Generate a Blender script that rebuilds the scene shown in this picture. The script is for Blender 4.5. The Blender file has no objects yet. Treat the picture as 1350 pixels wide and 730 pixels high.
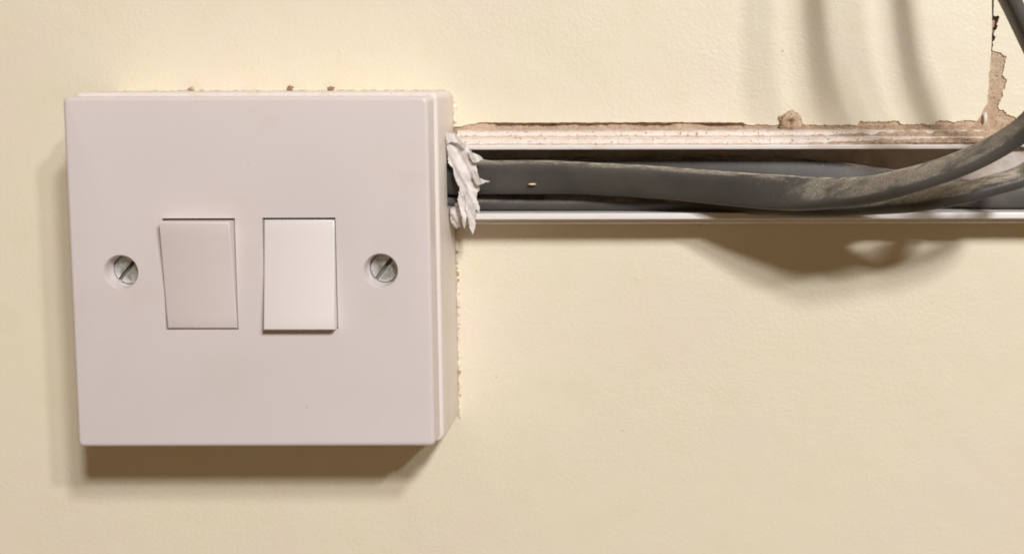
import bpy, bmesh, math, random
from mathutils import Vector, Matrix, noise

S = 0.001                      # everything below is written in millimetres: x right, d out of the wall, z up
scene = bpy.context.scene
COL = scene.collection
random.seed(7)

# ------------------------------------------------------------------ camera
cam_d = bpy.data.cameras.new('camera')
cam = bpy.data.objects.new('camera', cam_d)
COL.objects.link(cam)
cam.location = (148.96 * S, -366.28 * S, 92.94 * S)
cam.rotation_euler = (math.pi / 2 - 0.0976, 0.0017, -0.0015)
cam_d.sensor_fit = 'HORIZONTAL'
cam_d.sensor_width = 36.0
cam_d.lens = 1824.7 / 1350 * 36.0
cam_d.shift_x = (675 - 900.15) / 1350
cam_d.shift_y = -(365 - 267.34) / 1350
cam_d.clip_start = 0.005
cam_d.clip_end = 50
scene.camera = cam

# ------------------------------------------------------------------ ambient room light
world = bpy.data.worlds.new('World')
scene.world = world
world.use_nodes = True
bg = world.node_tree.nodes['Background']
bg.inputs['Color'].default_value = (1.0, 0.66, 0.34, 1)
bg.inputs['Strength'].default_value = 0.165

# ------------------------------------------------------------------ the three bulbs of the room's ceiling light
def bulb(dx, dz, power, dist=2200.0, color=(1.0, 0.99, 0.985), size=0.062):
    l = bpy.data.lights.new('ceiling_bulb', 'POINT')
    l.energy = power
    l.color = color
    l.shadow_soft_size = size
    o = bpy.data.objects.new('ceiling_bulb', l)
    COL.objects.link(o)
    o.location = ((44 + dx * dist) * S, -dist * S, (0 + dz * dist) * S)
    return o
bulb(0.39, 0.577, 120, size=0.105)
bulb(0.495, 0.718, 33, dist=1150, size=0.060)
bulb(0.673, 0.627, 70)

scene.view_settings.view_transform = 'Standard'
scene.view_settings.look = 'None'
scene.view_settings.exposure = 0.0
scene.view_settings.gamma = 1.0
scene.cycles.filter_width = 1.9
scene.cycles.max_bounces = 8

# ------------------------------------------------------------------ helpers
def P(x, d, z):
    return Vector((x * S, -d * S, z * S))

def link(o, parent=None):
    COL.objects.link(o)
    if parent is not None:
        o.parent = parent
    return o

def smooth(me, angle=35):
    for p in me.polygons:
        p.use_smooth = True
    try:
        me.set_sharp_from_angle(angle=math.radians(angle))
    except Exception:
        pass

def obj(name, bm, material, parent=None, angle=35, normals=True):
    if normals:
        bmesh.ops.recalc_face_normals(bm, faces=bm.faces[:])
    me = bpy.data.meshes.new(name)
    bm.to_mesh(me)
    bm.free()
    smooth(me, angle)
    if material:
        me.materials.append(material)
    return link(bpy.data.objects.new(name, me), parent)

def tag(o, label=None, cat=None, group=None, kind=None):
    if label: o['label'] = label
    if cat: o['category'] = cat
    if group: o['group'] = group
    if kind: o['kind'] = kind
    return o

def empty(name, loc=(0, 0, 0)):
    o = bpy.data.objects.new(name, None)
    o.empty_display_size = 0.01
    link(o)
    o.location = P(*loc)
    return o

def box_bm(x0, x1, d0, d1, z0, z1):
    bm = bmesh.new()
    bmesh.ops.create_cube(bm, size=1)
    for v in bm.verts:
        v.co = P((x0 + x1) / 2 + v.co.x * (x1 - x0), (d0 + d1) / 2 - v.co.y * (d1 - d0), (z0 + z1) / 2 + v.co.z * (z1 - z0))
    return bm

def prism_bm(poly, d0, d1):
    """front-view polygon (x, z) extruded from depth d0 to d1"""
    bm = bmesh.new()
    a = [bm.verts.new(P(x, d0, z)) for x, z in poly]
    b = [bm.verts.new(P(x, d1, z)) for x, z in poly]
    n = len(poly)
    bm.faces.new(a)
    bm.faces.new(b)
    for i in range(n):
        bm.faces.new((a[i], a[(i + 1) % n], b[(i + 1) % n], b[i]))
    bmesh.ops.recalc_face_normals(bm, faces=bm.faces[:])
    return bm

def rounded_rect(x0, x1, z0, z1, r, n=6):
    pts = []
    for cx, cz, a0 in ((x1 - r, z1 - r, 0), (x0 + r, z1 - r, 90), (x0 + r, z0 + r, 180), (x1 - r, z0 + r, 270)):
        for k in range(n + 1):
            a = math.radians(a0 + 90 * k / n)
            pts.append((cx + r * math.cos(a), cz + r * math.sin(a)))
    return pts

def slab_bm(x0, x1, z0, z1, d0, d1, r, bev, seg=4):
    """rounded slab with its front edge rolled over"""
    bm = bmesh.new()
    rings = [(0.0, d0)]
    for k in range(seg + 1):
        a = math.pi / 2 * k / seg
        rings.append((bev * (1 - math.cos(a)), d1 - bev + bev * math.sin(a)))
    loops = []
    for ins, d in rings:
        loops.append([bm.verts.new(P(x, d, z)) for x, z in rounded_rect(x0 + ins, x1 - ins, z0 + ins, z1 - ins, max(r - ins * 0.6, 0.2))])
    n = len(loops[0])
    for a, b in zip(loops, loops[1:]):
        for i in range(n):
            bm.faces.new((a[i], a[(i + 1) % n], b[(i + 1) % n], b[i]))
    bm.faces.new(loops[0])
    bm.faces.new(loops[-1])
    bmesh.ops.recalc_face_normals(bm, faces=bm.faces[:])
    return bm

def cut(o, cutters, mat=None):
    """boolean differences, applied; the cutters are thrown away"""
    tmp = []
    for bm in cutters:
        me = bpy.data.meshes.new('cutter')
        bmesh.ops.recalc_face_normals(bm, faces=bm.faces[:])
        bm.to_mesh(me)
        bm.free()
        if mat:
            me.materials.append(mat)
        c = link(bpy.data.objects.new('cutter', me))
        m = o.modifiers.new('cut', 'BOOLEAN')
        m.operation = 'DIFFERENCE'
        m.solver = 'EXACT'
        m.object = c
        if mat:
            m.material_mode = 'TRANSFER'
        tmp.append(c)
    dg = bpy.context.evaluated_depsgraph_get()
    dg.update()
    me = bpy.data.meshes.new_from_object(o.evaluated_get(dg))
    o.modifiers.clear()
    old = o.data
    o.data = me
    me.name = o.name
    bpy.data.meshes.remove(old)
    for c in tmp:
        m = c.data
        bpy.data.objects.remove(c)
        bpy.data.meshes.remove(m)
    smooth(o.data, 30)

def cone_bm(cx, cz, stations, n=40):
    bm = bmesh.new()
    loops = []
    for r, d in stations:
        loops.append([bm.verts.new(P(cx + r * math.cos(2 * math.pi * k / n), d, cz + r * math.sin(2 * math.pi * k / n))) for k in range(n)])
    for a, b in zip(loops, loops[1:]):
        for i in range(n):
            bm.faces.new((a[i], a[(i + 1) % n], b[(i + 1) % n], b[i]))
    bm.faces.new(loops[0])
    bm.faces.new(loops[-1])
    bmesh.ops.recalc_face_normals(bm, faces=bm.faces[:])
    return bm

# ------------------------------------------------------------------ materials
class Mat:
    def __init__(self, name, base=(0.5, 0.5, 0.5), rough=0.5, metal=0.0, spec=0.5):
        self.m = bpy.data.materials.new(name)
        self.m.use_nodes = True
        self.nt = self.m.node_tree
        self.b = self.nt.nodes['Principled BSDF']
        self.b.inputs['Base Color'].default_value = (*base, 1)
        self.b.inputs['Roughness'].default_value = rough
        self.b.inputs['Metallic'].default_value = metal
        self.b.inputs['Specular IOR Level'].default_value = spec
        self.co = self.nt.nodes.new('ShaderNodeTexCoord').outputs['Object']
        self.normal = None
    def new(self, t, **kw):
        n = self.nt.nodes.new(t)
        for k, v in kw.items():
            setattr(n, k, v)
        return n
    def noise(self, scale, detail=3, rough=0.55, stretch=None, off=0.0, dist=0.0):
        n = self.new('ShaderNodeTexNoise')
        n.inputs['Scale'].default_value = scale
        n.inputs['Detail'].default_value = detail
        n.inputs['Roughness'].default_value = rough
        n.inputs['Distortion'].default_value = dist
        mp = self.new('ShaderNodeMapping')
        mp.inputs['Location'].default_value = (off, off * 0.7, off * 1.3)
        if stretch:
            mp.inputs['Scale'].default_value = stretch
        self.nt.links.new(self.co, mp.inputs['Vector'])
        self.nt.links.new(mp.outputs[0], n.inputs['Vector'])
        return n.outputs['Fac']
    def ramp(self, src, lo, hi):
        n = self.new('ShaderNodeMapRange')
        n.interpolation_type = 'SMOOTHSTEP'
        n.inputs['From Min'].default_value = lo
        n.inputs['From Max'].default_value = hi
        self.nt.links.new(src, n.inputs['Value'])
        return n.outputs[0]
    def math(self, op, a, b):
        n = self.new('ShaderNodeMath', operation=op)
        for i, v in enumerate((a, b)):
            if isinstance(v, (int, float)):
                n.inputs[i].default_value = v
            else:
                self.nt.links.new(v, n.inputs[i])
        return n.outputs[0]
    def mix(self, fac, a, b):
        n = self.new('ShaderNodeMix', data_type='RGBA')
        for sock, v in ((n.inputs['Factor'], fac), (n.inputs['A'], a), (n.inputs['B'], b)):
            if isinstance(v, (int, float)):
                sock.default_value = v
            elif isinstance(v, tuple):
                sock.default_value = (*v, 1)
            else:
                self.nt.links.new(v, sock)
        return n.outputs['Result']
    def color(self, c):
        self.nt.links.new(c, self.b.inputs['Base Color'])
    def rough(self, r):
        self.nt.links.new(r, self.b.inputs['Roughness'])
    def bump(self, h, dist, strength=1.0):
        n = self.new('ShaderNodeBump')
        n.inputs['Strength'].default_value = strength
        n.inputs['Distance'].default_value = dist
        self.nt.links.new(h, n.inputs['Height'])
        if self.normal is not None:
            self.nt.links.new(self.normal, n.inputs['Normal'])
        self.normal = n.outputs[0]
        self.nt.links.new(self.normal, self.b.inputs['Normal'])
    def up(self):
        g = self.new('ShaderNodeNewGeometry')
        s = self.new('ShaderNodeSeparateXYZ')
        self.nt.links.new(g.outputs['Normal'], s.inputs[0])
        return s.outputs['Z']

# cream emulsion, roller stipple
w = Mat('cream_wall_paint', (0.83, 0.68, 0.45), 0.43, spec=1.0)
w.b.inputs['IOR'].default_value = 1.62
big = w.noise(22, 3, 0.5)
mid = w.noise(90, 3, 0.55, off=3)
c = w.mix(w.ramp(big, 0.35, 0.68), (0.83, 0.762, 0.585), (0.83, 0.744, 0.60))
c = w.mix(w.math('MULTIPLY', w.ramp(mid, 0.45, 0.75), 0.35), c, (0.80, 0.72, 0.49))
pin = w.ramp(w.noise(560, 1, 0.4, off=11), 0.79, 0.82)
c = w.mix(w.math('MULTIPLY', pin, 0.6), c, (0.42, 0.29, 0.16))
w.color(c)
mask = w.math('ADD', 0.5, w.math('MULTIPLY', 0.6, w.ramp(w.noise(35, 3, 0.6, off=51), 0.35, 0.7)))
w.bump(w.math('MULTIPLY', mask, w.noise(300, 2, 0.5, off=1)), 0.00004)
w.bump(w.math('MULTIPLY', mask, w.noise(1000, 2, 0.5, off=5)), 0.00009)
w.bump(w.noise(60, 2, 0.5, off=8), 0.0002)
w.bump(w.ramp(w.noise(330, 2, 0.5, stretch=(1.0, 1, 0.55), off=21), 0.70, 0.80), 0.00004)
WALL = w.m

# bare brownish plaster
p = Mat('bare_plaster', (0.5, 0.3, 0.19), 0.9, spec=0.2)
c = p.mix(p.ramp(p.noise(260, 4, 0.7), 0.35, 0.65), (0.58, 0.41, 0.28), (0.70, 0.53, 0.385))
c = p.mix(p.ramp(p.noise(1300, 3, 0.8, off=4), 0.57, 0.66), c, (0.22, 0.13, 0.08))
c = p.mix(p.math('MULTIPLY', p.ramp(p.noise(700, 3, 0.7, off=9), 0.60, 0.70), 0.7), c, (0.78, 0.62, 0.48))
c = p.mix(p.math('MULTIPLY', p.ramp(p.noise(110, 3, 0.6, off=31), 0.5, 0.75), 0.4), c, (0.74, 0.61, 0.49))
p.color(c)
p.bump(p.noise(600, 5, 0.75, off=2), 0.0010)
PLASTER = p.m

# switch plastics
def plastic(name, base, rough, tint=None, spec=0.5):
    m = Mat(name, base, rough, spec=spec)
    if tint:
        m.color(m.mix(m.ramp(m.noise(30, 2, 0.5), 0.3, 0.7), base, tint))
    m.bump(m.noise(1600, 2, 0.5), 0.00002)
    r = m.new('ShaderNodeMapRange')
    r.inputs['To Min'].default_value = rough - 0.06
    r.inputs['To Max'].default_value = rough + 0.08
    m.nt.links.new(m.noise(120, 3), r.inputs['Value'])
    m.rough(r.outputs[0])
    return m
pl = plastic('plate_plastic', (0.69, 0.625, 0.61), 0.38, (0.675, 0.615, 0.612))
src = pl.b.inputs['Base Color'].links[0].from_socket
pc = pl.mix(pl.math('MULTIPLY', pl.ramp(pl.noise(55, 4, 0.6, off=41), 0.5, 0.75), 0.22), src, (0.62, 0.54, 0.48))
pc = pl.mix(pl.math('MULTIPLY', pl.ramp(pl.noise(520, 1, 0.4, off=44), 0.82, 0.86), 0.25), pc, (0.40, 0.30, 0.24))
pl.color(pc)
PLATE = pl.m
ROCKER = plastic('rocker_plastic', (0.69, 0.622, 0.605), 0.36).m
bx = plastic('box_plastic', (0.75, 0.685, 0.64), 0.42)
bc = bx.mix(bx.ramp(bx.noise(150, 4, 0.6, stretch=(1, 1, 0.3), off=6), 0.5, 0.75), (0.75, 0.685, 0.64), (0.73, 0.62, 0.50))
bc = bx.mix(bx.ramp(bx.noise(800, 2, 0.5, off=13), 0.70, 0.74), bc, (0.4, 0.28, 0.18))
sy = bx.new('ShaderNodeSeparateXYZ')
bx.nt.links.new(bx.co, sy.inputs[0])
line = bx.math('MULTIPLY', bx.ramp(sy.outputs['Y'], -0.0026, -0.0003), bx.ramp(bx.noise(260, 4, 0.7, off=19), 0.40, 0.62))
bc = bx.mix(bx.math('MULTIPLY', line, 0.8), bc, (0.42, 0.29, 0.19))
bx.color(bc)
BOX = bx.m

# trunking: grubby white PVC with dust on what faces up
t = Mat('trunking_plastic', (0.76, 0.71, 0.66), 0.42)
up = t.ramp(t.up(), 0.25, 0.9)
dust = t.math('MULTIPLY', t.ramp(t.noise(420, 4, 0.7), 0.38, 0.62), 1.0)
c = t.mix(t.math('MULTIPLY', t.ramp(t.noise(300, 4, 0.7, off=3), 0.40, 0.72), 0.45), (0.79, 0.72, 0.67), (0.72, 0.60, 0.50))
c = t.mix(t.math('MULTIPLY', up, dust), c, (0.62, 0.45, 0.32))
c = t.mix(t.ramp(t.noise(1100, 2, 0.5, off=17), 0.66, 0.70), c, (0.36, 0.24, 0.16))
c = t.mix(t.math('MULTIPLY', t.ramp(t.noise(1400, 3, 0.7, off=27), 0.5, 0.62), 0.35), c, (0.60, 0.44, 0.32))
t.color(c)
t.bump(t.noise(700, 4, 0.7), 0.00012)
TRUNK = t.m
t2 = Mat('trunking_lip_plastic', (0.80, 0.76, 0.73), 0.38)
t2.color(t2.mix(t2.math('MULTIPLY', t2.ramp(t2.noise(200, 4, 0.7, stretch=(0.4, 1, 1)), 0.5, 0.75), 0.45), (0.80, 0.76, 0.73), (0.66, 0.55, 0.45)))
LIP = t2.m
t3 = Mat('trunking_inside_plastic', (0.55, 0.50, 0.46), 0.5)  # white PVC, slightly dusty, with the shade of the recess put into its colour
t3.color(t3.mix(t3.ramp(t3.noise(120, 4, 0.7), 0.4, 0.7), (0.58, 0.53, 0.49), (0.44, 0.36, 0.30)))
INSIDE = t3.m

# grey PVC cable, plaster dust on its upper side
k = Mat('grey_cable_sheath', (0.07, 0.065, 0.06), 0.42, spec=0.35)
upz = k.up()
d0 = k.math('MULTIPLY', k.ramp(upz, 0.72, 0.93), k.ramp(k.noise(700, 4, 0.8, off=33, stretch=(0.3, 1, 1)), 0.40, 0.58))
d1 = k.math('MULTIPLY', k.ramp(upz, 0.22, 0.62), k.math('MULTIPLY', k.ramp(k.noise(200, 3, 0.6, off=2, stretch=(0.5, 1, 1)), 0.36, 0.56), k.math('ADD', 0.18, k.math('MULTIPLY', 1.15, k.ramp(k.noise(3600, 3, 0.9, off=12), 0.50, 0.68)))))
d2 = k.math('MULTIPLY', k.ramp(upz, -0.2, 0.6), k.ramp(k.noise(1500, 3, 0.7, off=7), 0.62, 0.70))
dsum = k.math('MINIMUM', k.math('ADD', k.math('MAXIMUM', k.math('MULTIPLY', d1, 0.9), k.math('MULTIPLY', d0, 0.85)), k.math('MULTIPLY', d2, 0.45)), 1.0)
c = k.mix(k.ramp(k.noise(80, 3, 0.6), 0.35, 0.7), (0.070, 0.065, 0.059), (0.092, 0.085, 0.077))
c = k.mix(dsum, c, (0.54, 0.47, 0.38))
k.color(c)
r = k.new('ShaderNodeMapRange')
r.inputs['To Min'].default_value = 0.47
r.inputs['To Max'].default_value = 0.85
k.nt.links.new(dsum, r.inputs['Value'])
k.rough(r.outputs[0])
k.bump(k.noise(420, 3, 0.6, stretch=(0.25, 1, 1)), 0.00006)
CABLE = k.m

s = Mat('zinc_plated_steel', (0.50, 0.51, 0.48), 0.42, metal=1.0)
s.color(s.mix(s.ramp(s.noise(600, 4, 0.7), 0.4, 0.65), (0.84, 0.89, 0.87), (0.50, 0.52, 0.49)))
s.bump(s.noise(420, 3, 0.6), 0.00025)
s.bump(s.noise(1800, 3, 0.6), 0.00006)
STEEL = s.m
f = Mat('white_sealant', (0.78, 0.74, 0.70), 0.55)
f.color(f.mix(f.ramp(f.noise(260, 4, 0.7), 0.42, 0.68), (0.71, 0.67, 0.645), (0.62, 0.56, 0.52)))
f.bump(f.noise(500, 4, 0.6), 0.00008)
SEAL = f.m
SLOT_METAL = Mat('dark_slot_metal', (0.23, 0.225, 0.20), 0.55, metal=0.5).m  # darker metal for the cut faces of the screw slots
BROWN = Mat('brown_paint_crumb', (0.30, 0.19, 0.11), 0.9).m
ROCKER_LIT = plastic('lit_rocker_plastic', (0.76, 0.715, 0.70), 0.34).m  # same rocker plastic, lightened in colour for the face tilted toward the light
DARK = Mat('dark_box_inside', (0.05, 0.045, 0.04), 0.8).m
CHIP = Mat('white_paint_chip', (0.82, 0.78, 0.70), 0.6).m
YEL = Mat('cream_paint_fleck', (0.80, 0.66, 0.40), 0.6).m

# ------------------------------------------------------------------ the wall: plaster, and a coat of paint with a torn opening
def ragged(pts, step, amp, seed):
    out = []
    for i in range(len(pts) - 1):
        (x0, z0), (x1, z1) = pts[i], pts[i + 1]
        L = math.hypot(x1 - x0, z1 - z0)
        n = max(1, int(L / step))
        for q in range(n):
            u = q / n
            x, z = x0 + (x1 - x0) * u, z0 + (z1 - z0) * u
            a = noise.noise(Vector((x * 0.5, z * 0.5, seed))) * amp + noise.noise(Vector((x * 2.1, z * 2.1, seed + 9))) * amp * 0.7 + noise.noise(Vector((x * 6.3, z * 6.3, seed + 3))) * amp * 0.35
            nx, nz = -(z1 - z0) / L, (x1 - x0) / L
            out.append((x + nx * a, z + nz * a))
    out.append(pts[-1])
    return out

top_edge = [(95.7, 78.5), (109.3, 78.4), (139.4, 78.45), (165.5, 78.35)]
hole = [(80, 76), (89.3, 77.4)] + ragged([(89.3, 77.4), (92.3, 77.8), (95.7, 78.5)], 0.5, 0.45, 1)[1:]
hole += ragged(top_edge, 0.8, 0.14, 2)[1:]
hole += ragged([(165.5, 78.4), (166.5, 77.7), (195.6, 77.6), (196.6, 78.6), (206.6, 78.6), (207.2, 77.9), (216.0, 77.7), (216.6, 78.6), (227.3, 78.6),
                (228.8, 80.8), (230.1, 84.8), (230.4, 90.8), (230.5, 95.2)], 0.3, 0.42, 3)[1:]
hole += ragged([(230.5, 95.2), (230.75, 98.8), (230.6, 122.6)], 1.0, 0.12, 4)[1:]
hole += ragged([(231.0, 122.6), (231.1, 106.7)], 1.0, 0.12, 5)
hole += ragged([(231.1, 106.7), (232.4, 105.9), (232.3, 103.5), (231.3, 101.5), (231.1, 97.2), (234.5, 95.8), (234.0, 90.8), (235.0, 89.6), (233.9, 85.8), (233.0, 81.8), (235.6, 80.5),
                (238.7, 78.7), (262, 78.3)], 0.3, 0.55, 6)[1:]
hole += [(262, 52.6)] + ragged([(262, 52.6), (180, 52.55), (89, 52.4)], 1.2, 0.3, 8)[1:] + [(80, 52.4)]

def paint_mesh():
    cu = bpy.data.curves.new('paint_outline', 'CURVE')
    cu.dimensions = '2D'
    cu.fill_mode = 'BOTH'
    cu.extrude = 0.22 * S
    cu.bevel_depth = 0.0
    X0, X1, Z0, Z1 = -420, 620, -380, 460
    for poly in ([(X0, Z0), (X1, Z0), (X1, Z1), (X0, Z1)], hole):
        sp = cu.splines.new('POLY')
        sp.points.add(len(poly) - 1)
        for q, (x, z) in zip(sp.points, poly):
            q.co = (x * S, z * S, 0, 1)
        sp.use_cyclic_u = True
    o = bpy.data.objects.new('paint_outline', cu)
    COL.objects.link(o)
    dg = bpy.context.evaluated_depsgraph_get()
    dg.update()
    me = bpy.data.meshes.new_from_object(o.evaluated_get(dg))
    bpy.data.objects.remove(o)
    # (x, y, z=thickness) -> stand it up; the front face at y = 0, the back in the plaster
    me.transform(Matrix(((1, 0, 0, 0), (0, 0, -1, 0.22 * S), (0, 1, 0, 0), (0, 0, 0, 1))))
    return me

bm = bmesh.new()
# plaster sheet behind the paint: fine grid where it shows, carrying real relief
nx, nz = 190, 46
gx0, gx1, gz0, gz1 = 78.0, 268.0, 44.0, 90.0
def add_sheet(bm, x0, x1, z0, z1, nx, nz, f):
    g = [[bm.verts.new(P(x0 + (x1 - x0) * i / nx, f(x0 + (x1 - x0) * i / nx, z0 + (z1 - z0) * j / nz), z0 + (z1 - z0) * j / nz)) for j in range(nz + 1)] for i in range(nx + 1)]
    for i in range(nx):
        for j in range(nz):
            bm.faces.new((g[i][j], g[i + 1][j], g[i + 1][j + 1], g[i][j + 1]))
def relief(x, z):
    groove = 0.0
    if z > 76.9 and 95 < x < 166:
        groove = -1.3 * min(1, (z - 76.9) / 0.3) * max(0.15, min(1.2, 0.8 + 1.5 * noise.noise(Vector((x * 0.11, 1, 7))) + 0.6 * noise.noise(Vector((x * 0.6, 1, 2)))))
    if z > 97 and 229 < x < 234:
        groove = -1.6
    return groove - 0.42 + 0.16 * noise.noise(Vector((x * 0.7, z * 0.7, 0))) + 0.14 * noise.noise(Vector((x * 1.9, z * 1.9, 4)))
add_sheet(bm, 84, 264, 50, 82, 360, 64, relief)
add_sheet(bm, 224, 244, 82, 126, 40, 88, relief)
flat = lambda x, z: -0.41
add_sheet(bm, -420, 84, -380, 460, 1, 1, flat)
add_sheet(bm, 264, 620, -380, 460, 1, 1, flat)
add_sheet(bm, 84, 264, -380, 50, 1, 1, flat)
add_sheet(bm, 84, 224, 82, 460, 1, 1, flat)
add_sheet(bm, 244, 264, 82, 460, 1, 1, flat)
add_sheet(bm, 224, 244, 126, 460, 1, 1, flat)
wall = obj('wall', bm, PLASTER, normals=False, angle=60)
for q in wall.data.polygons:
    pass
tag(wall, 'cream painted plaster wall with bare plaster showing where the paint is torn', None, kind='structure')
pm = paint_mesh()
pm.name = 'paint_layer'
pm.materials.clear()
pm.materials.append(WALL)
paint = link(bpy.data.objects.new('paint_layer', pm), wall)

# ragged bead of old paint along the side of the box
def bead(path, rad, seed, n=7):
    bm = bmesh.new()
    loops = []
    for i, (x, d, z) in enumerate(path):
        r = rad * (0.55 + 0.8 * abs(noise.noise(Vector((x * 0.5, z * 0.6, seed))))+ 0.5 * abs(noise.noise(Vector((x * 2, z * 2.3, seed + 3)))))
        t0 = Vector(path[min(i + 1, len(path) - 1)]) - Vector(path[max(i - 1, 0)])
        t0.normalize()
        a = t0.cross(Vector((0, 1, 0))).normalized()
        ox = 0.25 * noise.noise(Vector((x, z * 0.8, seed + 7)))
        loops.append([bm.verts.new(P(x + (a.x * math.cos(2 * math.pi * q / n)) * r + ox * a.x, d + r * 0.7 * math.sin(2 * math.pi * q / n), z + a.z * math.cos(2 * math.pi * q / n) * r + ox * a.z)) for q in range(n)])
    for a, b in zip(loops, loops[1:]):
        for q in range(n):
            bm.faces.new((a[q], a[(q + 1) % n], b[(q + 1) % n], b[q]))
    bm.faces.new(loops[0])
    bm.faces.new(loops[-1])
    return bm
obj('paint_bead', bead([(89.25, 0.1, z * 0.35) for z in range(-3, 143)], 0.42, 3), WALL, wall, 60)
obj('paint_bead', bead([(89.3, 0.1, 78.6 + z * 0.35) for z in range(0, 20)], 0.7, 5), WALL, wall, 60)
obj('paint_bead', bead([(x * 0.6, 0.1, 87.2) for x in range(4, 146)], 0.35, 8), WALL, wall, 60)

# ------------------------------------------------------------------ the double switch on its surface box
sw = empty('light_switch', (44, 0, 0))
tag(sw, 'square white double light switch on a deep surface box, two rockers between two screws', 'light switch')
def child(o):
    o.parent = sw
    o.matrix_parent_inverse = Matrix.Translation(-sw.location)
    return o

ap_l = (22.9, 40.6, 29.25, 56.65)
ap_r = (47.25, 65.05, 29.4, 56.75)
screws = ((12.45, 43.5), (75.75, 43.75))

plate = obj('face_plate', slab_bm(0, 88.0, 0, 86, 24.05, 32.0, 1.3, 1.0, 5), PLATE)
cut(plate, [box_bm(a[0], a[1], 20, 40, a[2], a[3]) for a in (ap_l, ap_r)] +
    [cone_bm(x, z, ((2.2, 20), (2.2, 24.6), (3.75, 25.6), (3.8, 31.2), (4.25, 32.0), (4.25, 33))) for x, z in screws])
child(plate)

mbox = obj('mounting_box', slab_bm(-0.95, 88.95, -0.95, 86.95, 0, 24.0, 1.9, 0.6, 4), BOX)
cut(mbox, [box_bm(60, 95, 0.8, 12.5, 57.0, 71.5)] + [box_bm(a[0] + 0.5, a[1] - 0.5, 14, 30, a[2] + 0.5, a[3] - 0.5) for a in (ap_l, ap_r)]
    + [cone_bm(x, z, ((2.2, 15), (2.2, 26))) for x, z in screws])
child(mbox)

def rocker(ap, d_top, d_bot, gap, mat, xl=0.32):
    x0, x1, z0, z1 = ap[0] + xl, ap[1] - xl, ap[2] + 0.3, ap[3] - gap
    zm = (z0 + z1) / 2
    bm = bmesh.new()
    prof = [(22, z0 - 0.1), (d_bot, z0)]
    for i in range(1, 8):                       # the rocker's face is dished very slightly
        u = i / 8
        prof.append((d_bot + (d_top - d_bot) * u - 0.16 * math.sin(math.pi * u), z0 + (z1 - z0) * u))
    prof += [(d_top, z1), (22, z1 + 0.1)]
    a = [bm.verts.new(P(x0, d, z)) for d, z in prof]
    b = [bm.verts.new(P(x1, d, z)) for d, z in prof]
    n = len(prof)
    bm.faces.new(a)
    bm.faces.new(b)
    for i in range(n):
        bm.faces.new((a[i], a[(i + 1) % n], b[(i + 1) % n], b[i]))
    bmesh.ops.recalc_face_normals(bm, faces=bm.faces[:])
    bm.edges.ensure_lookup_table()
    ed = [e for e in bm.edges if e.calc_face_angle(0) > math.radians(40) and min(-v.co.y for v in e.verts) > 24 * S or
          (e.calc_face_angle(0) > math.radians(40) and abs(e.verts[0].co.y - e.verts[1].co.y) < 0.8 * S and -e.verts[0].co.y > 24 * S)]
    bmesh.ops.bevel(bm, geom=ed, offset=0.38 * S, segments=3, affect='EDGES', profile=0.5)
    o = obj('rocker', bm, mat, None, 30)
    return child(o)
tag(rocker(ap_l, 35.2, 32.05, 0.62, ROCKER), 'rocker with its top edge standing proud')
tag(rocker(ap_r, 31.7, 35.1, 0.55, ROCKER_LIT), 'rocker with its bottom edge standing proud')

for (x, z), ang in zip(screws, (50, 52)):
    hd = obj('screw', cone_bm(x, z, ((1.7, 16), (1.7, 24.9), (3.45, 25.9), (3.55, 27.0), (3.4, 27.4), (2.6, 27.7), (1.4, 27.85), (0.4, 27.9))), STEEL)
    sl = box_bm(-6, 6, 26.3, 31, -0.48, 0.48)
    R = Matrix.Rotation(-math.radians(ang), 4, 'Y')
    for v in sl.verts:
        q = R @ Vector((v.co.x, 0, v.co.z))
        v.co = Vector((q.x + x * S, v.co.y, q.z + z * S))
    cut(hd, [sl], SLOT_METAL)
    child(hd)

# ------------------------------------------------------------------ mini trunking with its lid off
tr = empty('cable_trunking', (160, 0, 52))
tag(tr, 'open white plastic trunking fixed to the wall with its lid missing', 'trunking')
def tchild(o):
    o.parent = tr
    o.matrix_parent_inverse = Matrix.Translation(-tr.location)
    return o
def rail(name, prof, x0, x1, mat, seed, amp=0.06, step=0.9):
    bm = bmesh.new()
    n = max(2, int((x1 - x0) / step))
    loops = []
    for i in range(n + 1):
        x = x0 + (x1 - x0) * i / n
        loops.append([bm.verts.new(P(x, d + amp * noise.noise(Vector((x * 0.4, d * 2, seed))), z + amp * noise.noise(Vector((x * 0.5, z * 3 + d, seed + 5))))) for d, z in prof])
    m = len(prof)
    for a, b in zip(loops, loops[1:]):
        for q in range(m):
            bm.faces.new((a[q], a[(q + 1) % m], b[(q + 1) % m], b[q]))
    bm.faces.new(loops[0])
    bm.faces.new(loops[-1])
    return tchild(obj(name, bm, mat, None, 25))

rail('back_panel', [(-0.45, 53.5), (-0.45, 76.5), (0.6, 76.5), (0.6, 53.5)], 90.0, 262, INSIDE, 1, 0.02, 6)
rail('side_wall', [(0.62, 72.0), (11.4, 72.0), (11.4, 73.1), (9.0, 73.3), (8.75, 73.4), (8.6, 74.5), (8.75, 74.62), (8.7, 74.85), (8.4, 74.95),
                   (5.3, 75.1), (5.05, 75.2), (4.9, 76.1), (5.05, 76.2), (4.95, 76.4), (0.3, 76.75), (-0.5, 76.75), (-0.5, 76.52), (0.62, 76.52)], 90.6, 227.2, TRUNK, 2, 0.10)
rail('lip', [(11.4, 71.95), (12.0, 72.05), (12.1, 72.3), (12.1, 72.75), (11.9, 73.0), (11.4, 73.05)], 91.0, 227.4, LIP, 3, 0.04)
rail('side_wall', [(0.62, 55.55), (11.4, 55.55), (11.4, 54.2), (8.2, 54.1), (7.8, 53.9), (7.6, 52.6), (7.0, 52.3), (-0.5, 52.1), (-0.5, 53.48), (0.62, 53.48)], 90.6, 262, LIP, 4, 0.05)
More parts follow.
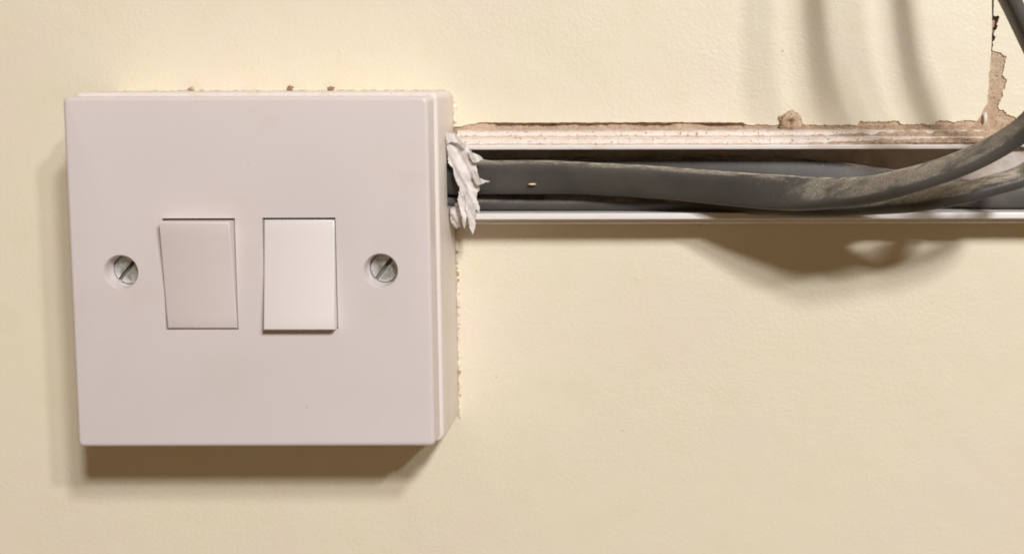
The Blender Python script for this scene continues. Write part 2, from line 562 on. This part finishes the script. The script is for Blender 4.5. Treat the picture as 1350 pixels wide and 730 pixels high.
rail('lip', [(11.4, 55.62), (12.0, 55.55), (12.1, 55.3), (12.1, 54.15), (11.9, 53.95), (11.4, 53.9)], 91.0, 262, LIP, 5, 0.03)
# the next length, running on to the right beyond the bend
tr2 = obj('trunking_corner', slab_bm(235.6, 262, 71.9, 77.4, 0.62, 3.2, 0.4, 0.4, 3), LIP, None)
tag(tr2, 'short white plastic trunking corner piece behind the cables at the right edge', 'trunking')

# ------------------------------------------------------------------ cables
def catmull(pts, per=10):
    out = []
    n = len(pts)
    for i in range(n - 1):
        p0, p1, p2, p3 = pts[max(i - 1, 0)], pts[i], pts[i + 1], pts[min(i + 2, n - 1)]
        for q in range(per):
            u = q / per
            out.append(tuple(0.5 * ((2 * b) + (-a + c) * u + (2 * a - 5 * b + 4 * c - d) * u * u + (-a + 3 * b - 3 * c + d) * u ** 3) for a, b, c, d in zip(p0, p1, p2, p3)))
    out.append(tuple(pts[-1]))
    return out

def cable(pts, w, t, label, seed):
    """pts: x, d, z, roll in degrees (0 = flat side towards the room, 90 = flat side up)"""
    path = catmull(pts, 12)
    N = 28
    bm = bmesh.new()
    loops = []
    for i, (x, d, z, roll) in enumerate(path):
        a, b = path[max(i - 1, 0)], path[min(i + 1, len(path) - 1)]
        tg = Vector((b[0] - a[0], -(b[1] - a[1]), b[2] - a[2])).normalized()
        b0 = Vector((0, -1, 0))
        b0 = (b0 - tg * b0.dot(tg)).normalized()
        b1 = -tg.cross(b0)
        th = math.radians(roll)
        nn = b0 * math.cos(th) + b1 * math.sin(th)
        ww = tg.cross(nn)
        c = Vector((x, -d, z))
        ring = []
        for q in range(N):
            an = 2 * math.pi * q / N
            ca, sa = math.cos(an), math.sin(an)
            u = math.copysign(abs(ca) ** 0.62, ca) * w / 2
            v = math.copysign(abs(sa) ** 0.62, sa) * t / 2
            wob = 1 + 0.03 * noise.noise(Vector((x * 0.12, z * 0.12, seed + q * 0.1)))
            ring.append(bm.verts.new((c + (ww * u + nn * v) * wob) * S))
        loops.append(ring)
    for a, b in zip(loops, loops[1:]):
        for q in range(N):
            bm.faces.new((a[q], a[(q + 1) % N], b[(q + 1) % N], b[q]))
    bm.faces.new(loops[0])
    bm.faces.new(loops[-1])
    o = obj('cable', bm, CABLE, None, 60)
    return tag(o, label, 'cable', 'grey cables lying in the trunking')

cable([(78.4, 7.0, 63.9, -6), (88.4, 8.2, 64.4, -6), (98.5, 10.0, 64.7, -8), (114.3, 11.0, 64.8, -14), (130.0, 12.5, 64.4, -22), (145.6, 15.0, 63.5, -22), (159.0, 19.0, 62.7, -14),
       (172.0, 25.0, 62.1, 8), (182.6, 31.0, 62.3, 42), (192.6, 39.0, 63.7, 60), (202.2, 46.0, 66.7, 67), (211.9, 50.0, 70.4, 71), (219.9, 53.0, 74.6, 74), (225.9, 56.0, 79.2, 77),
       (229.4, 60.0, 84.5, 80), (229.8, 63.0, 90.4, 86), (225.6, 66.0, 95.8, 90), (219.2, 67.5, 107.4, 90), (215.2, 67.5, 114, 90), (211.2, 66, 120.5, 90), (206.4, 60, 128, 90), (202.4, 54, 143, 90), (201, 50, 160, 90), (200, 48, 182, 90)],
      8.7, 3.7, 'foremost dusty grey cable, arching out of the trunking and up past the top right corner', 1)
cable([(77.7, 4.6, 59.6, 50), (97.7, 4.6, 59.0, 50), (121.6, 4.6, 58.8, 50), (149.5, 5.6, 58.6, 54), (169.2, 10.5, 58.0, 58), (184.4, 17.0, 58.0, 60), (196.7, 23.0, 59.1, 62), (206.7, 31.0, 60.6, 66),
       (216.3, 38.0, 63.1, 70), (223.2, 39.0, 65.0, 72), (230.6, 38.0, 67.3, 72), (236.5, 40, 73, 78), (239, 44, 83, 84), (236.5, 47, 92, 88), (233, 49, 101, 90), (230, 50, 110, 90), (226.2, 50, 121, 90), (223.2, 50, 140, 90), (222, 50, 160, 90), (221, 50, 182, 90)],
      7.2, 3.6, 'lower grey cable rising out of the trunking beneath the foremost cable', 2)
cable([(77.6, 2.8, 65.0, 0), (97.6, 2.8, 65.4, 0), (129.5, 2.8, 66.0, 0), (149.4, 3.0, 66.2, 5), (169.3, 3.2, 66.0, 10), (185.3, 3.6, 65.0, 15), (201.2, 4.0, 63.0, 15), (219.3, 4.0, 60.2, 10), (239.2, 4.0, 59.4, 5), (259.2, 4.0, 59.4, 0)],
      7.2, 4.2, 'rearmost grey cable lying flat against the back of the trunking', 3)

# ------------------------------------------------------------------ torn sealant where the trunking meets the box
from mathutils.geometry import delaunay_2d_cdt
def crumpled(outline, depth, thick, amp, seed, step=0.6):
    outline = ragged(outline + outline[:1], 0.3, 0.3, seed)[:-1]
    xs = [a for a, _ in outline]
    zs = [b for _, b in outline]
    def inside(x, z):
        r = False
        j = len(outline) - 1
        for i in range(len(outline)):
            (xi, zi), (xj, zj) = outline[i], outline[j]
            if (zi > z) != (zj > z) and x < (xj - xi) * (z - zi) / (zj - zi) + xi:
                r = not r
            j = i
        return r
    pts = [Vector(q) for q in outline]
    n = len(pts)
    x = min(xs)
    while x < max(xs):
        z = min(zs)
        while z < max(zs):
            px, pz = x + random.uniform(-0.2, 0.2), z + random.uniform(-0.2, 0.2)
            if inside(px, pz):
                pts.append(Vector((px, pz)))
            z += step
        x += step
    vs, es, fs, *_ = delaunay_2d_cdt(pts, [], [list(range(n))], 1, 1e-5)
    bm = bmesh.new()
    def dep(x, z):
        axis = (x - 89) * 0.90 + (z - 75) * 0.42          # across the strip; folds run along it
        fold = math.sin(axis * 1.9 + seed) + 0.5 * math.sin(axis * 4.3 + 0.25 * z)
        return depth(x, z) + amp * (fold * 0.5 + 0.9 * noise.noise(Vector((x * 0.35, z * 0.25, seed))) + 0.25 * noise.noise(Vector((x * 1.3, z * 0.9, seed + 4))))
    fr = [bm.verts.new(P(v.x, dep(v.x, v.y), v.y)) for v in vs]
    for q in fs:
        try:
            bm.faces.new([fr[i] for i in q])
        except ValueError:
            pass
    bmesh.ops.recalc_face_normals(bm, faces=bm.faces[:])
    geo = bm.faces[:]
    bmesh.ops.solidify(bm, geom=geo, thickness=thick * S)
    return bm
film = [(89.4, 75.6), (92.4, 75.3), (93.8, 74.0), (95.4, 71.8), (96.4, 69.4), (97.0, 67.0), (97.4, 64.5), (97.2, 62.0), (96.6, 60.0), (95.8, 58.0), (94.6, 57.2), (93.6, 58.5), (92.6, 61.0), (91.6, 64.0), (90.6, 67.0), (89.5, 69.0)]
shards = ([(95.0, 72.2), (96.4, 71.1), (98.0, 70.6), (99.7, 69.3), (98.2, 69.6), (97.0, 69.1), (96.2, 69.0), (95.4, 70.3)],
          [(96.2, 67.4), (97.4, 66.3), (97.7, 65.2), (98.8, 64.9), (100.5, 64.2), (98.9, 63.8), (97.5, 63.4), (96.7, 63.8), (96.0, 65.4)],
          [(94.2, 61.6), (95.4, 62.0), (96.6, 61.6), (97.2, 59.5), (97.8, 56.2), (96.8, 57.0), (96.6, 53.5), (95.9, 50.4), (95.1, 52.0), (94.6, 55.0), (94.0, 58.0)],
          [(92.4, 61.5), (93.6, 60.5), (94.6, 58.0), (94.4, 55.2), (93.8, 52.0), (93.2, 53.8), (92.7, 56.5), (92.2, 59.0)],
          [(89.3, 76.4), (91.5, 76.2), (93.4, 75.0), (94.6, 73.0), (93.8, 72.6), (92.2, 73.8), (90.6, 74.2), (89.4, 73.6)])
flap = obj('torn_sealant', crumpled(film, lambda x, z: 13.6 + 0.12 * (x - 92), 0.18, 0.55, 2.0, 0.45), SEAL, None, 50)
for q, sh in enumerate(shards):
    obj('sealant_shard', crumpled(sh, lambda x, z: 14.6 + 0.22 * (x - 92) + 0.1 * q, 0.14, 0.38, 5.0 + q * 1.7, 0.4), SEAL, flap, 50)
tag(flap, 'crumpled torn white sealant hanging over the cables where the trunking meets the switch box', 'sealant')
lump = bmesh.new()
bmesh.ops.create_icosphere(lump, subdivisions=4, radius=1)
for v in lump.verts:
    nn = 1 + 0.35 * noise.noise(v.co * 1.7) + 0.2 * noise.noise(v.co * 4)
    v.co = P(91.3 + v.co.x * 1.9 * nn, 10.6 - v.co.y * 1.8 * nn, 55.0 + v.co.z * 2.9 * nn)
lb = obj('sealant_blob', lump, SEAL, flap, 60)

# ------------------------------------------------------------------ plaster left on and above the trunking
def rock(name, cx, cd, cz, rx, rd, rz, mat, seed, dent=None, sub=4, parent=None, rough=1.0):
    bm = bmesh.new()
    bmesh.ops.create_icosphere(bm, subdivisions=sub, radius=1)
    for v in bm.verts:
        nn = 1 + rough * (0.28 * noise.noise(v.co * 1.5 + Vector((seed, 0, 0))) + 0.16 * noise.noise(v.co * 4 + Vector((0, seed, 0))))
        q = v.co * nn
        x, dd, z = q.x * rx, -q.y * rd, q.z * rz
        if dent:
            r = math.hypot(x - dent[0], z - dent[1])
            if dd > 0:
                dd -= dent[3] * math.exp(-(r / dent[2]) ** 2)
        v.co = P(cx + x, cd + dd, cz + z)
    return obj(name, bm, mat, parent, 25 if sub < 3 else 60)
lump_o = rock('plaster_lump', 178.0, 0.6, 78.6, 3.0, 2.2, 2.6, PLASTER, 3.3, dent=(-0.4, -0.2, 0.9, 2.0), sub=5)
tag(lump_o, 'rounded brown lump of plaster with a pit, stuck on the wall above the trunking', 'plaster')

# rough skin of plaster smeared over the trunking's upper side, thicker towards the right
bm = bmesh.new()
n1, n2 = 190, 16
g = []
for i in range(n1 + 1):
    x = 158 + (234.5 - 158) * i / n1
    k1 = min(1.0, max(0.0, (x - 172) / 38))
    row = []
    for j in range(n2 + 1):
        u = j / n2
        d = (9.2 + 1.2 * k1) * (1 - u) + (-0.3) * u
        z = 73.45 + 3.9 * u + (0.2 + 0.8 * k1) * math.sin(math.pi * min(u * 1.15, 1)) * (0.75 + 0.7 * noise.noise(Vector((x * 0.4, u * 3, 5)))) - (1 - k1) * 0.55
        d += 0.45 * noise.noise(Vector((x * 0.9, u * 6, 1))) + 0.25 * noise.noise(Vector((x * 2.3, u * 11, 2)))
        row.append(bm.verts.new(P(x, d, z + 0.22 * noise.noise(Vector((x * 1.6, u * 8, 9))))))
    g.append(row)
for i in range(n1):
    for j in range(n2):
        bm.faces.new((g[i][j], g[i + 1][j], g[i + 1][j + 1], g[i][j + 1]))
smear = obj('plaster_smear', bm, PLASTER, None, 70)
tag(smear, 'rough brown plaster smeared along the upper edge of the trunking near the right end', 'plaster')

# crumbs nobody could count
bm = bmesh.new()
def crumb(bm, x, d, z, r):
    geo = bmesh.ops.create_icosphere(bm, subdivisions=1, radius=1)
    s3 = (random.uniform(0.6, 1.4), random.uniform(0.6, 1.3), random.uniform(0.5, 1.0))
    for v in geo['verts']:
        j = random.uniform(0.75, 1.25)
        v.co = P(x + v.co.x * r * s3[0] * j, d + v.co.y * r * s3[1] * j, z + v.co.z * r * s3[2] * j)
for i in range(260):
    x = random.uniform(92, 227) if random.random() < 0.45 else 227 - abs(random.gauss(0, 22))
    lev = random.choice(((10.0, 73.3), (7.0, 75.3), (3.0, 77.1), (2.0, 77.3)))
    kk = min(1.0, max(0.0, (x - 172) / 38))
    crumb(bm, x, lev[0] + random.uniform(-1, 1), lev[1] + 0.08 + 0.5 * kk * random.random(), random.choice((0.12, 0.16, 0.2, 0.3)))
for i in range(46):
    z = random.choice((random.gauss(39, 2.2), random.gauss(44, 1.5), random.gauss(27, 3), random.gauss(9, 5), random.gauss(77, 2)))
    crumb(bm, 89.15 + random.uniform(0, 0.5), 0.25 + random.uniform(0, 0.3), z, random.choice((0.12, 0.18, 0.25, 0.34)))
crumbs = obj('plaster_crumbs', bm, PLASTER, None, 20)
tag(crumbs, 'fine plaster crumbs scattered along the top of the trunking and the side of the switch box', 'crumbs', kind='stuff')

bm = bmesh.new()
for i in range(150):
    x = 229 - abs(random.gauss(0, 15)) if i % 3 else random.uniform(95, 225)
    u = random.random()
    crumb(bm, x, 9.4 * (1 - u) + 0.6, 73.5 + 3.9 * u + 0.35 * min(1, max(0, (x - 172) / 38)), random.choice((0.10, 0.13, 0.17, 0.22)))
tag(obj('dark_crumbs', bm, BROWN, None, 20), 'dark brown crumbs lodged in the plaster along the top of the trunking', 'crumbs', kind='stuff')

for i, (x, z, r, lab) in enumerate(((20.6, 87.5, 0.75, 'pale brown paint crumb on top of the switch box, nearest its left corner'),
                                    (46.4, 87.55, 0.8, 'dark brown paint crumb on top of the switch box, near the middle'),
                                    (57.2, 87.5, 0.85, 'dark brown paint crumb on top of the switch box, nearest the trunking'))):
    o = rock('paint_crumb', x, 2.0, z, r * 1.25, r * 1.1, r * (0.6, 0.8, 0.75)[i], PLASTER if i == 0 else BROWN, 4.1 + i * 7.3, sub=1, rough=2.4)
    tag(o, lab, 'crumb', 'crumbs on top of the switch box')

for x, d, z, rx, rz, m, lab in ((229.3, 0.9, 79.6, 0.45, 1.3, CHIP, 'white paint chip standing on the bare plaster beside the torn corner'),
                                (222.6, 49.9, 73.3, 0.62, 0.55, CHIP, 'white droplet on the foremost cable near the right edge'),
                                (110.9, 13.2, 63.2, 1.0, 0.24, YEL, 'cream paint fleck on the foremost cable near the switch box'),
                                (196.5, 35.2, 61.0, 0.25, 0.6, CHIP, 'tiny white speck on the foremost cable where it leaves the trunking')):
    o = rock('paint_fleck', x, d, z, rx, 0.35, rz, m, x, sub=3)
    tag(o, lab, 'paint fleck', 'paint flecks on cable and plaster')
